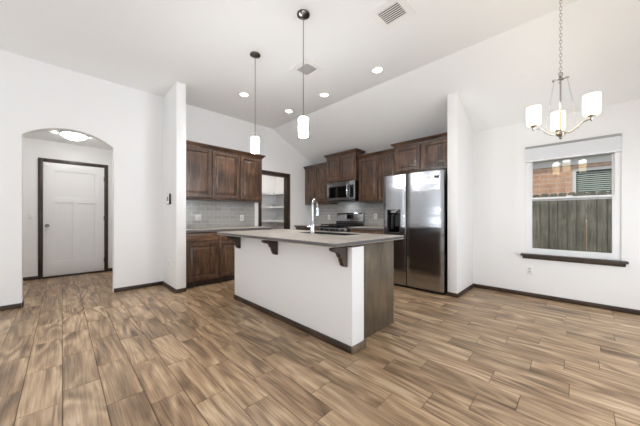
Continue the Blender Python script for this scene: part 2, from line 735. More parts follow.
# kitchen back wall with the pantry opening
PX0, PX1, PZ = 3.065, 3.80, 2.09
struct(MB().prism([(1.25, 0), (PX0, 0), (PX0, PZ), (PX1, PZ), (PX1, 0), (WX + .15, 0), (WX + .15, slope(WX + .15)), (RX, CZ), (1.25, CZ)],
                  YK, YK + .13, 'y'), 'wall_kitchen_back', M['wall'], smooth=False)
# wing walls
struct(MB().box(1.19, 1.322, 4.165, YK, 0, CZ, .004), 'wall_wing_left', M['wall'])
struct(MB().prism([(3.88, 0), (WX, 0), (WX, slope(WX)), (3.88, slope(3.88))], 1.165, 1.297, 'y', .004), 'wall_wing_right', M['wall'])
# window wall, window opening
OY0, OY1, OZ0, OZ1 = -0.385, 0.505, 0.605, 2.112
NX, NY = 1.6, -1.30                           # corner of the dining nook behind the camera's right
struct(MB().grid([NY - .15, OY0, OY1, YK], [0, OZ0, OZ1, WZ], {(1, 1)}, WX, WX + .15, 'x'), 'wall_window', M['wall'], smooth=False)
# walls behind the camera
struct(MB().prism([(3.85, 0), (WX, 0), (WX, slope(WX)), (RX, CZ), (NX, CZ), (NX, 0), (1.92, 0), (1.92, 2.15), (3.85, 2.15)], NY - .15, NY, 'y'), 'wall_nook_rear', M['wall'], smooth=False)
struct(MB().box(NX, NX + .12, YB, NY - .15, 0, CZ), 'wall_nook_side', M['wall'])
struct(MB().grid([XL - .15, -2.85, .85, NX + .12], [0, .6, 2.3, CZ], {(1, 1)}, YB - .15, YB, 'y'), 'wall_rear', M['wall'], smooth=False)
struct(MB().grid([YB, 1.5, 3.6, YK], [0, .6, 2.3, CZ], {(1, 1)}, XL - .15, XL, 'x'), 'wall_left', M['wall'], smooth=False)

# entry hall behind the arch
struct(MB().box(-1.1, 1.40, 6.90, 7.0, 0, 2.53), 'wall_hall_end', M['wall'])
struct(MB().box(-1.2, -1.1, YK + .13, 7.0, 0, 2.53), 'wall_hall_left', M['wall'])
struct(MB().box(1.30, 1.40, YK + .13, 6.9, 0, 2.53), 'wall_hall_right', M['wall'])
struct(MB().box(-1.2, 1.40, YK + .13, 7.0, 2.53, 2.6), 'ceiling_hall', M['ceiling'])
# pantry
struct(MB().box(2.5, 4.25, 5.85, 5.95, 0, 2.44), 'wall_pantry_back', M['wall'])
struct(MB().box(4.15, 4.25, YK + .13, 5.85, 0, 2.44), 'wall_pantry_right', M['wall'])
struct(MB().box(2.5, 2.6, YK + .13, 5.85, 0, 2.44), 'wall_pantry_left', M['wall'])
struct(MB().box(2.5, 4.25, YK + .13, 5.95, 2.44, 2.5), 'ceiling_pantry', M['ceiling'])

# baseboards
BH, BT = 0.058, 0.013


def base_run(name, p, q):
    """dark baseboard along an axis-parallel run from p to q, growing towards the room"""
    (x0, y0), (x1, y1) = p, q
    mb = MB().box(min(x0, x1), max(x0, x1), min(y0, y1), max(y0, y1), 0, BH, .004)
    o = struct(mb, name, M['trim_y'] if abs(y1 - y0) > abs(x1 - x0) else M['trim_x'])
    return o


base_run('baseboard_arch_left', (XL, YK - BT), (AX0, YK))
base_run('baseboard_arch_right', (AX1, YK - BT), (1.19 - BT, YK))
base_run('baseboard_arch_jamb', (AX0, YK), (AX0 + BT, YK + .13))
base_run('baseboard_wing_left_side', (1.19 - BT, 4.165), (1.19, YK))
base_run('baseboard_wing_left_end', (1.19 - BT, 4.165 - BT), (1.322, 4.165))
base_run('baseboard_wing_right_end', (3.88 - BT, 1.165), (3.88, 1.297))
base_run('baseboard_wing_right_side', (3.88 - BT, 1.165 - BT), (WX, 1.165))
base_run('baseboard_window', (WX - BT, NY), (WX, 1.165 - BT))
base_run('baseboard_hall_end_left', (-1.1, 6.9 - BT), (-.305, 6.9))
base_run('baseboard_hall_end_right', (.677, 6.9 - BT), (1.3, 6.9))
base_run('baseboard_kitchen_back', (3.875, YK - BT), (4.06, YK))
base_run('baseboard_pantry_right', (4.15 - BT, YK + .13), (4.15, 5.85))


# ------------------------------------------------------------------ front door in the hall
def front_door():
    d = thing('door_1', (0.18, 6.9, 0), 'white three-panel front door at the end of the arched entry hall', None)
    d['kind'] = 'structure'
    T = lambda u, dd, z: (u, 6.90 - dd, z)
    mb = MB(T)
    mb.box(-.305, -.245, 0.0, .022, 0, 2.20, .003)
    mb.box(.617, .677, 0.0, .022, 0, 2.20, .003)
    mb.box(-.245, .617, 0.0, .022, 2.135, 2.20, .003)
    mb.build('door_frame', M['trim'], d)
    u0, u1, z0, z1 = -.243, .615, 0.03, 2.133
    s = MB(T)
    s.box(u0, u1, .001, .006, z0, z1)
    # stiles and rails stand in front of flat recessed panels
    s.grid([u0, -.095, .145, .228, .468, u1], [z0, .30, 1.39, 1.50, 1.98, z1], {(1, 1), (3, 1), (1, 3), (2, 3), (3, 3)}, .005, .021, 'y', .006)
    s.build('door_leaf', M['door_paint'], d)
    k = MB(T)
    k.lathe([(0, 0), (.03, 0), (.03, .006), (.011, .01), (.011, .035), (.024, .042), (.028, .055), (.02, .068), (0, .07)], (-.19, .016, .965), 'y')
    k.build('door_knob', M['nickel_dark'], d)
    h = MB(T)
    for z in (.25, 1.1, 1.9):
        h.box(.608, .620, .014, .026, z - .045, z + .045, .002)
    h.build('door_hinges', M['nickel_dark'], d)
    MB(T).box(-.245, .617, 0, .05, 0, .028, .004).build('door_sill', M['trim_x'], d)
    MB(T).box(-.235, -.165, .016, .03, 2.06, 2.125, .004).build('door_sensor', M['white'], d)


front_door()


# pantry door casing and jamb
def pantry_trim():
    cw = .065
    t = MB()
    t.box(PX0 - cw, PX0 + .004, YK - .018, YK, 0, PZ + cw, .003)
    t.box(PX1 - .004, PX1 + cw, YK - .018, YK, 0, PZ + cw, .003)
    t.box(PX0 + .004, PX1 - .004, YK - .018, YK, PZ - .004, PZ + cw, .003)
    t.box(PX0, PX0 + .018, YK, YK + .13, 0, PZ)
    t.box(PX1 - .018, PX1, YK, YK + .13, 0, PZ)
    t.box(PX0 + .018, PX1 - .018, YK, YK + .13, PZ - .018, PZ)
    struct(t, 'trim_pantry_opening', M['trim'])


pantry_trim()

for k, z in enumerate((1.00, 1.345, 1.69)):
    mb = MB()
    mb.prism([(2.6, 5.48), (3.82, 5.48), (3.82, YK + .14), (4.15, YK + .14), (4.15, 5.85), (2.6, 5.85)], z + .03, z + .05, 'z')
    mb.prism([(2.6, 5.465), (3.805, 5.465), (3.805, YK + .14), (3.82, YK + .14), (3.82, 5.48), (2.6, 5.48)], z, z + .055, 'z')
    o = mb.build('pantry_shelf', M['door_paint'], origin=(3.4, 5.85, z))
    tag(o, ('white L-shaped pantry shelf, lowest of the three seen in the doorway',
            'white L-shaped pantry shelf, middle of the three seen in the doorway',
            'white L-shaped pantry shelf, topmost of the three seen in the doorway')[k], 'shelf', 'shelves in the pantry')


# ------------------------------------------------------------------ window, blind, sill
def window():
    w = thing('window_1', (WX, .06, OZ0), 'white single-hung window looking out on a fence and brick house', None)
    w['kind'] = 'structure'
    x0, x1 = WX + .02, WX + .085
    f = MB()
    f.grid([OY0, OY0 + .05, OY1 - .05, OY1], [OZ0, OZ0 + .05, OZ1 - .05, OZ1], {(1, 1)}, x0, x1, 'x')
    f.build('window_frame', M['vinyl'], w)
    zm = 1.365
    a0, a1 = OY0 + .05, OY1 - .05
    for nm, z0, z1, xs in (('upper_sash', zm - .02, OZ1 - .05, x0 + .03), ('lower_sash', OZ0 + .05, zm + .028, x0 - .002)):
        b = .022
        s = MB().grid([a0, a0 + b, a1 - b, a1], [z0, z0 + b + .006, z1 - b, z1], {(1, 1)}, xs, xs + .028, 'x').build(nm, M['vinyl'], w)
        MB().box(xs + .012, xs + .016, a0 + b - .004, a1 - b + .004, z0 + b, z1 - b + .004).build('pane', M['glass'], s)
    MB().box(x0 - .012, x0 + .0, .03, .09, zm + .028, zm + .04, .003).build('sash_lock', M['vinyl'], w)
    sill = MB()
    yy0, yy1 = OY0 - .05, OY1 + .05
    sill.box(WX - .075, WX + .03, yy0, yy1, OZ0 - .028, OZ0, .006)
    sill.prism([(WX - .062, OZ0 - .028), (WX, OZ0 - .028), (WX, OZ0 - .068), (WX - .02, OZ0 - .068), (WX - .035, OZ0 - .048)], yy0 + .02, yy1 - .02, 'y')
    struct(sill, 'trim_window_sill', M['trim_y'])
    b = thing('window_blind', (WX, .06, OZ1), 'white pleated blind drawn all the way up at the window top', 'blind')
    MB().box(WX - .035, WX + .018, OY0 - .0, OY1 + .0, OZ1 - .035, OZ1 - .004, .004).build('headrail', M['headrail'], b)
    n = 5
    for_ = MB()
    zt, zb = OZ1 - .035, OZ1 - .20
    pts_f, pts_b = [], []
    for i in range(2 * n + 1):
        z = zt - (zt - zb) * i / (2 * n)
        pts_f.append((WX - .030 - (.003 if i % 2 else 0), z))
        pts_b.append((WX + .012 + (.004 if i % 2 else 0), z))
    for_.prism(pts_f + pts_b[::-1], OY0 + .004, OY1 - .004, 'y')
    for_.build('pleated_fabric', M['blind'], b, smooth=False)
    MB().box(WX - .034, WX + .016, OY0 + .003, OY1 - .003, zb - .018, zb, .004).build('bottom_rail', M['vinyl'], b)


window()


# ------------------------------------------------------------------ outside the window
struct(MB().box(WX + .15, 16, -8, 9, -.35, -.25), 'ground_outside', M['grass'])


def fence():
    fx = 7.0
    f = thing('wooden_fence', (fx, .2, -.25), 'weathered grey wooden privacy fence outside the window', 'fence')
    p = MB()
    y = -4.0
    while y < 3.4:
        w = random.uniform(.120, .127)
        top = 1.60 + random.uniform(-.012, .012)
        xo = random.uniform(-.009, .009)
        p.prism([(y, -.22), (y + w, -.22), (y + w - .002, top - .03), (y + w - .03, top), (y + .022, top), (y, top - .03)], fx + xo, fx + xo + .018, 'x')
        y += .133
    p.build('fence_pickets', M['fence'], f, smooth=False)
    q = MB()
    y = -4.0
    while y < 3.3:
        if random.random() > .1:
            q.box(fx + .030, fx + .044, y + .10, y + .165, -.22, 1.52)
        y += .133
    q.build('fence_backing_boards', M['fence'], f, smooth=False)
    for z in (.05, 1.2):
        MB().box(fx + .045, fx + .085, -4, 3.4, z, z + .09).build('fence_rail', M['fence'], f)
    for y in (-3.4, -1.0, 1.4):
        MB().box(fx + .086, fx + .175, y, y + .09, -.3, 1.5).build('fence_post', M['fence'], f)


fence()


def house():
    hx = 9.0
    h = thing('neighbor_house', (hx, 0, -.25), 'tan brick neighbouring house with white eave beyond the fence', 'house')
    MB().grid([-6, -1.35, .06, 6], [-.3, 1.0, 2.33, 2.42], {(1, 1)}, hx, hx + .2, 'x').build('brick_wall', M['brick'], h)
    MB().box(hx - .03, hx, -6, 6, 2.42, 2.62).build('frieze_board', M['ext_white'], h)
    MB().box(hx - .22, hx, -6, 6, 2.62, 2.64).build('soffit', M['ext_white'], h)
    MB().box(hx - .25, hx - .22, -6, 6, 2.60, 2.78).build('fascia', M['ext_white'], h)
    MB().prism([(hx - .30, 2.78), (hx + 4, 4.4), (hx + 4, 4.45), (hx - .30, 2.83)], -6, 6, 'y').build('roof', M['shingle'], h)
    wf = MB().grid([-1.35, -1.28, -.65, -.61, -.01, .06], [1.0, 1.07, 2.26, 2.33], {(1, 1), (3, 1)}, hx + .02, hx + .09, 'x').build('house_window', M['ext_white'], h)
    s = MB()
    z = 1.09
    while z < 2.24:
        s.prism([(hx + .075, z), (hx + .10, z + .028), (hx + .102, z + .028), (hx + .077, z)], -1.28, -.01, 'y')
        z += .048
    s.build('blind_slats', M['blind_slat'], wf, smooth=False)
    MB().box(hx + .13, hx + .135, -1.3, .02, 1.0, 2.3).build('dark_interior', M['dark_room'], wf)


house()


# ------------------------------------------------------------------ cabinets
TL = lambda u, d, z: (u, YK - d, z)          # along the back wall: u = X, d = distance from wall
TR = lambda u, d, z: (WX - d, u, z)          # along the range wall: u = Y

DOOR = [(0, 0), (0, .018), (.004, .022), (.048, .022), (.052, .016), (.055, .005), (.064, .004), (.068, .009), (.096, .0185), (.099, .021), (.101, .021)]
DRAW = [(0, 0), (0, .014), (.005, .018), (.014, .020)]


def front(T, parent, name, u0, u1, z0, z1, d, steps, mat, label=None):
    mb = MB(T)
    mb.rings(u0, u1, z0, z1, [(i, d + q) for i, q in steps])
    o = mb.build(name, mat, parent)
    if label:
        o['label'] = label
    return o


CROWN = [(0, 0), (.010, 0), (.012, .012), (.020, .020), (.034, .034), (.046, .044), (.050, .050), (.054, .052), (.054, .064), (0, .064)]


def crown(T, parent, u0, u1, d, z, end0, end1, mat, back=0.003):
    """moulding along the front, mitred round the ends that show"""
    mb = MB(T)
    n = len(CROWN)
    sta = []
    if end0:
        sta.append(lambda o: (u0 - o, back))
        sta.append(lambda o: (u0 - o, d + o))
    else:
        sta.append(lambda o: (u0, d + o))
    if end1:
        sta.append(lambda o: (u1 + o, d + o))
        sta.append(lambda o: (u1 + o, back))
    else:
        sta.append(lambda o: (u1, d + o))
    v, f = [], []
    for s_ in sta:
        for (o, h) in CROWN:
            a, b = s_(o)
            v.append((a, b, z + h))
    for k in range(len(sta) - 1):
        for i in range(n):
            j = (i + 1) % n
            f.append((k * n + i, k * n + j, (k + 1) * n + j, (k + 1) * n + i))
    f.append(tuple(range(n)))
    f.append(tuple((len(sta) - 1) * n + i for i in range(n - 1, -1, -1)))
    mb._add(v, f)
    mb.box(u0 + .001, u1 - .001, max(back, .001), d, z, z + .06)
    return mb.build('crown_moulding', mat, parent)


def upper(T, u0, u1, z0, z1, d, doors, label, end0=False, end1=False, group=None, xmat='wood_x', back=0.003):
    c = T((u0 + u1) / 2, 0, z0)
    t = thing('upper_cabinet', c, label, 'cabinet', group)
    mb = MB(T)
    mb.box(u0, u1, .001, d, z0, z1, .002)
    mb.build('cabinet_body', M['wood'], t)
    for (a, b) in doors:
        front(T, t, 'cabinet_door', a, b, z0 + .035, z1 - .025, d, DOOR, M['wood'])
    crown(T, t, u0, u1, d, z1, end0, end1, M[xmat], back)
    return t


# back wall uppers
upper(TL, 1.324, 1.862, 1.43, 2.315, .31, [(1.352, 1.848)], 'dark wood wall cabinet against the left wing wall, above grey tile', group='wall cabinets on the left run')
upper(TL, 1.864, 2.895, 1.43, 2.315, .31, [(1.878, 2.382), (2.415, 2.862)], 'dark wood two-door wall cabinet left of the pantry opening', end1=True, group='wall cabinets on the left run')
# range wall uppers
G4 = 'wall cabinets on the range wall'
upper(TR, 4.026, YK - .002, 1.43, 2.325, .31, [(4.06, 4.405), (4.43, 4.775)], 'dark wood two-door wall cabinet in the corner left of the microwave', group=G4, xmat='wood_y')
upper(TR, 3.20, 4.024, 1.885, 2.455, .40, [(3.235, 3.60), (3.625, 3.99)], 'short raised dark wood cabinet directly above the microwave', True, True, G4, 'wood_y', .135)
upper(TR, 2.302, 3.198, 1.43, 2.325, .31, [(2.33, 2.70), (2.725, 3.165)], 'tall dark wood wall cabinet between microwave and refrigerator', group=G4, xmat='wood_y')
upper(TR, 1.30, 2.30, 1.885, 2.36, .45, [(1.335, 1.785), (1.83, 2.262)], 'deep dark wood cabinet over the refrigerator', False, True, G4, 'wood_y', .37)


def base_cab(T, u0, u1, label, cols, group, drawer_mat, end0=False):
    t = thing('base_cabinet', T((u0 + u1) / 2, .3, 0), label, 'cabinet', group)
    mb = MB(T)
    mb.box(u0, u1, .001, .60, .10, .884, .002)
    mb.build('cabinet_body', M['wood'], t)
    MB(T).box(u0, u1, .001, .53, 0, .099).build('toe_kick', M['trim'], t)  # darker trim wood imitates the shade in the recess
    for (a, b) in cols:
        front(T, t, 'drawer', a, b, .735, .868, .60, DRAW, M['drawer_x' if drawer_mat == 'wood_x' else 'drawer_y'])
        front(T, t, 'cabinet_door', a, b, .125, .71, .60, DOOR, M['wood'])
    return t


GB = 'base cabinets on the left run'
base_cab(TL, 1.324, 1.872, 'dark wood base cabinet beside the left wing wall, one drawer over one door', [(1.345, 1.855)], GB, 'wood_x')
base_cab(TL, 1.874, 2.90, 'dark wood base cabinet half hidden behind the island end', [(1.895, 2.38), (2.405, 2.88)], GB, 'wood_x')
o = MB(TL).box(1.322, 2.93, 0.0, .655, .885, .925, .006).build('countertop', M['counter'], origin=(2.1, YK, .885))
tag(o, 'speckled countertop on the left base cabinets under the tile', 'countertop')
darken_edges(o)
o = MB(TL).box(1.323, 2.905, .001, .010, .925, 1.43).build('backsplash', M['tile'], origin=(2.1, YK, .925))
tag(o, 'glossy grey subway tile backsplash over the left countertop', 'backsplash')

GC = 'base cabinets on the range wall'
base_cab(TR, 4.03, YK - .003, 'dark wood corner base cabinet left of the range', [(4.05, 4.22)], GC, 'wood_y')
base_cab(TR, 2.32, 3.20, 'dark wood base cabinet between range and refrigerator', [(2.34, 2.75), (2.77, 3.18)], GC, 'wood_y')
o = MB(TR).box(4.022, YK - .001, 0, .655, .885, .925, .006).build('countertop', M['counter'], origin=(WX, 4.4, .885))
tag(o, 'speckled countertop in the corner left of the range', 'countertop')
darken_edges(o)
o = MB(TR).box(2.30, 3.212, 0, .655, .885, .925, .006).build('countertop', M['counter'], origin=(WX, 2.7, .885))
tag(o, 'speckled countertop between the range and refrigerator', 'countertop')
darken_edges(o)
o = MB(TR).box(2.30, YK - .001, .001, .010, .925, 1.429).build('backsplash', M['tile'], origin=(WX, 3.6, .925))
tag(o, 'grey subway tile backsplash behind the range', 'backsplash')


# ------------------------------------------------------------------ island
def island():
    t = thing('kitchen_island', (2.0, 2.3, 0), 'kitchen island with white drywall front and brown stained end panel', 'kitchen island')
    x0, x1, x2, y0, y1 = 1.68, 1.846, 2.487, 1.30, 3.335
    yc = 1.37
    MB().box(x0, x1, y0, y1, 0, .872, .003).build('pony_wall', M['wall'], t)
    b = MB()
    b.grid([x1, 2.085, 2.455, x2], [yc + .022, 1.70, 2.52, y1 - .02], {(1, 1)}, .0, .885, 'z')
    b.build('cabinet_body', M['wood'], t)
    o = MB().box(x1 + .001, x2 + .003, yc + .002, yc + .021, .0, .885, .002).build('end_panel', M['panel'], t)
    o['label'] = 'olive brown stained flat end panel'
    MB().box(x1, x2, y1 - .019, y1, .0, .885, .002).build('end_panel', M['panel'], t)
    TI = lambda u, d, z: (x2 + d, u, z)
    ys = [1.40, 1.80, 2.27, 2.74, 3.30]
    for a, c in zip(ys, ys[1:]):
        front(TI, t, 'cabinet_door', a + .01, c - .01, .125, .71, .0, DOOR, M['wood'])
        front(TI, t, 'drawer', a + .01, c - .01, .735, .868, .0, DRAW, M['wood_y'])
    s = MB()
    s.box(x0 - BT, x1 + .001, y0 - BT, y0, 0, BH, .003)
    s.build('baseboard', M['panel'], t)
    MB().box(x1, x1 + BT, y0 - BT, yc, 0, BH, .003).build('baseboard', M['panel'], t)
    s = MB()
    s.box(x0 - BT, x0, y0, y1, 0, BH, .003)
    s.build('baseboard', M['trim_y'], t)
    s = MB()
    s.box(x0 - .008, x1 + .003, y0 - .008, y1, .872, .8925, .002)
    s.build('top_trim', M['trim_y'], t)
    # corbels: a profile in XZ, extruded along Y
    prof = [(0, 0), (.185, 0), (.185, .020), (.170, .024), (.160, .034), (.135, .037), (.112, .046), (.098, .062), (.092, .080), (.078, .088),
            (.071, .100), (.069, .118), (.058, .132), (.055, .150), (.040, .163), (.020, .170), (0, .170)]
    prof = [(x0 - a, .876 - b) for a, b in prof]
    for y in (1.345, 2.325, 3.16):
        c = MB().prism(prof, y, y + .045, 'y', .003, 1)
        c.build('corbel', M['trim'], t)
    return t


island()


def island_top():
    sx0, sx1, sy0, sy1 = 2.10, 2.44, 1.72, 2.50
    mb = MB()
    mb.grid([1.425, sx0, sx1, 2.555], [1.265, sy0, sy1, 3.365], {(1, 1)}, .893, .928, 'z')
    bm = mb.bm
    es = [e for e in bm.edges if abs(e.verts[0].co.z - e.verts[1].co.z) > .02 and e.verts[0].co.x in (min(v.co.x for v in bm.verts), max(v.co.x for v in bm.verts))
          and (abs(e.verts[0].co.y - 1.265) < .001 or abs(e.verts[0].co.y - 3.365) < .001)]
    bmesh.ops.bevel(bm, geom=es, offset=.055, segments=8, profile=.5, affect='EDGES')
    es = [e for e in bm.edges if len(e.link_faces) == 2 and e.calc_face_angle(0) > 1.2 and (abs(e.verts[0].co.z - e.verts[1].co.z) < .001)]
    bmesh.ops.bevel(bm, geom=es, offset=.006, segments=2, profile=.5, affect='EDGES')
    o = mb.build('countertop', M['counter'], origin=(2.0, 2.3, .893))
    tag(o, 'large speckled countertop with rounded corners on the island', 'countertop')
    darken_edges(o)
    # sink
    s = thing('kitchen_sink', ((sx0 + sx1) / 2, (sy0 + sy1) / 2, .72), 'stainless sink let into the island countertop behind the faucet', 'sink')
    b = MB()
    b.grid([sx0 + .003, sx0 + .012, sx1 - .012, sx1 - .003], [sy0 + .003, sy0 + .012, sy1 - .012, sy1 - .003], {(1, 1)}, .72, .925, 'z')
    b.box(sx0 + .010, sx1 - .010, sy0 + .010, sy1 - .010, .70, .722)
    b.build('basin', M['dark_grey'], s)
    MB().lathe([(0, 0), (.04, 0), (.045, .004), (.03, .004), (0, .002)], ((sx0 + sx1) / 2, (sy0 + sy1) / 2, .722)).build('drain', M['chrome'], s)


island_top()


def faucet():
    bx, by, bz = 2.0, 2.11, .928
    t = thing('kitchen_faucet', (bx, by, bz), 'tall chrome gooseneck faucet standing on the island', 'faucet')
    MB().lathe([(0, 0), (.031, 0), (.031, .006), (.027, .012), (.025, .05), (.027, .09), (.025, .115), (.017, .14), (.0135, .16), (.0135, .30), (0, .30)], (bx, by, bz)).build('faucet_body', M['chrome'], t)
    ph = math.radians(25)
    dx, dy = math.cos(ph), math.sin(ph)
    R = .075
    path = [(bx, by, bz + .28), (bx, by, bz + .31)]
    for k in range(1, 15):
        a = math.pi * k / 15
        q = R * (1 - math.cos(a))
        path.append((bx + dx * q, by + dy * q, bz + .325 + R * math.sin(a)))
    e = 2 * R + .004
    path += [(bx + dx * e, by + dy * e, bz + .30)]
    MB().tube(path, .0125, 14).build('gooseneck', M['chrome'], t)
    q = e + .006
    MB().tube([(bx + dx * e, by + dy * e, bz + .31), (bx + dx * q, by + dy * q, bz + .28), (bx + dx * q, by + dy * q, bz + .22), (bx + dx * q, by + dy * q, bz + .205)],
              [.015, .017, .022, .02], 16).build('spray_head', M['chrome'], t)
    sd = Vector((-.75, .66, 0))
    p0 = Vector((bx, by, bz + .085))
    MB().tube([p0 + sd * .015, p0 + sd * .05, p0 + sd * .065 + Vector((0, 0, .01)), p0 + sd * .085 + Vector((0, 0, .075))], [.016, .013, .008, .006], 12).build('lever_handle', M['chrome'], t)


faucet()


# ------------------------------------------------------------------ refrigerator
def fridge():
    t = thing('refrigerator', (4.2, 1.82, 0), 'stainless steel side-by-side refrigerator with ice dispenser', 'refrigerator')
    y0, y1, ym = 1.325, 2.298, 1.888
    xf = 3.81
    MB().box(3.885, 4.64, y0 + .012, y1 - .008, .03, 1.775, .006).build('cabinet_body', M['black'], t)
    MB().box(3.87, 3.90, y0 + .02, y1 - .02, .0, .06, .004).build('base_grille', M['black'], t)

    def door(a, b, hole=None):
        # front bulges slightly and rolls off at both edges; profile in XY
        n = 14
        pts = [(3.882, a), (3.882, b)]
        for k in range(n + 1):
            u = 1 - k / n
            y = a + (b - a) * u
            e = min(u, 1 - u) * (b - a)
            bul = .012 * (1 - (2 * u - 1) ** 2)
            roll = -.008 * max(0, 1 - e / .03) ** 2
            pts.append((xf + .012 - bul - roll, y))
        mb = MB()
        if hole is None:
            mb.prism(pts, .045, 1.80, 'z', 0)
        else:
            hy0, hy1, hz0, hz1 = hole
            mb.prism(pts, .045, hz0, 'z')
            mb.prism(pts, hz1, 1.80, 'z')

            def fx(y):
                u = (y - a) / (b - a)
                e = min(u, 1 - u) * (b - a)
                return xf + .012 - .012 * (1 - (2 * u - 1) ** 2) + .008 * max(0, 1 - e / .03) ** 2
            for (c, d) in ((a, hy0), (hy1, b)):
                m_ = 8
                pp = [(3.882, c), (3.882, d)] + [(fx(d + (c - d) * k / m_), d + (c - d) * k / m_) for k in range(m_ + 1)]
                mb.prism(pp, hz0, hz1, 'z')
        return mb
    rd = door(y0, ym - .009).build('refrigerator_door', M['steel'], t)
    hole = (1.985, 2.215, .85, 1.245)
    ld = door(ym + .009, y1, hole).build('freezer_door', M['steel'], t)
    MB().box(3.85, 3.88, ym - .012, ym + .012, .05, 1.79).build('centre_gap', M['black'], t)
    dsp = MB().grid([hole[0], hole[0] + .012, hole[1] - .012, hole[1]], [hole[2], hole[2] + .012, hole[3] - .012, hole[3]], {(1, 1)}, xf - .006, 3.87, 'x').build('dispenser', M['dark_grey'], ld)
    MB().box(3.868, 3.874, hole[0], hole[1], hole[2], hole[3]).build('dispenser_recess', M['black_gloss'], ld)
    MB().box(xf - .004, xf + .012, hole[0] + .012, hole[1] - .012, 1.165, 1.233, .003).build('dispenser_panel', M['black_gloss'], ld)
    MB().box(xf - .006, xf - .004, 2.06, 2.145, 1.195, 1.228).build('dispenser_display', M['lcd'], ld)
    MB().box(xf + .012, 3.868, 2.125, 2.16, .93, 1.16, .004).build('dispenser_paddle', M['dark_grey'], ld)
    MB().box(xf - .002, 3.868, hole[0] + .012, hole[1] - .012, .862, .875, .002).build('drip_tray', M['dark_grey'], ld)
    # energy sticker / emblem on the right door: two short dark uprights
    e = MB()
    e.box(xf - .0045, xf - .0005, 1.392, 1.412, 1.665, 1.735, .001)
    e.box(xf - .0045, xf - .0005, 1.430, 1.450, 1.665, 1.735, .001)
    e.box(xf - .0035, xf - .0005, 1.412, 1.430, 1.690, 1.712)
    e.build('dark_emblem', M['black'], rd)
    for a in (y0 + .05, y1 - .09):
        MB().box(3.84, 3.95, a, a + .06, 1.776, 1.812, .008).build('hinge_cover', M['dark_grey'], t)
    for a in (y0 + .03, y1 - .06):
        MB().box(3.90, 3.93, a, a + .03, 0, .03).build('foot', M['dark_grey'], t)


fridge()


# ------------------------------------------------------------------ microwave and range
def microwave():
    t = thing('microwave', (4.4, 3.61, 1.455), 'stainless over-the-range microwave with black window', 'microwave')
    y0, y1, z0, z1, xf = 3.222, 4.002, 1.46, 1.883, 4.262
    MB().box(xf + .02, WX - .013, y0, y1, z0, z1, .004).build('microwave_body', M['black'], t)
    dr = MB().grid([y0 + .15, y0 + .20, y1 - .045, y1], [z0 + .03, z0 + .085, z1 - .095, z1 - .0], {(1, 1)}, xf - .01, xf + .019, 'x').build('microwave_door', M['steel'], t)
    MB().box(xf - .004, xf + .015, y0 + .20, y1 - .045, z0 + .085, z1 - .095).build('door_window', M['black_gloss'], dr)
    cp = MB().box(xf - .008, xf + .019, y0 + .003, y0 + .148, z0 + .03, z1, .003).build('control_panel', M['steel'], t)
    MB().box(xf - .011, xf - .007, y0 + .03, y0 + .13, z0 + .075, z1 - .085, .001).build('keypad', M['black_gloss'], cp)
    MB().box(xf - .006, xf + .02, y0 + .001, y1, z0, z0 + .028, .003).build('vent_grille', M['dark_grey'], t)
    yh = y0 + .178
    zc, hh = (z0 + .03 + z1) / 2, .145
    path = [(xf - .008, yh, zc - hh), (xf - .035, yh, zc - hh + .012)]
    for k in range(1, 8):
        a = k / 8
        path.append((xf - .038 - .014 * math.sin(math.pi * a), yh, zc - hh + .02 + (2 * hh - .04) * a))
    path += [(xf - .035, yh, zc + hh - .012), (xf - .008, yh, zc + hh)]
    MB().tube(path, .011, 12).build('handle', M['chrome'], dr)


    l = bpy.data.lights.new('cooktop_light', 'AREA')
    l.size = .12
    l.energy = .8
    l.color = (.85, .92, 1)
    lo = bpy.data.objects.new('cooktop_light', l)
    COL.objects.link(lo)
    lo.location = (4.48, 3.6, 1.452)


microwave()


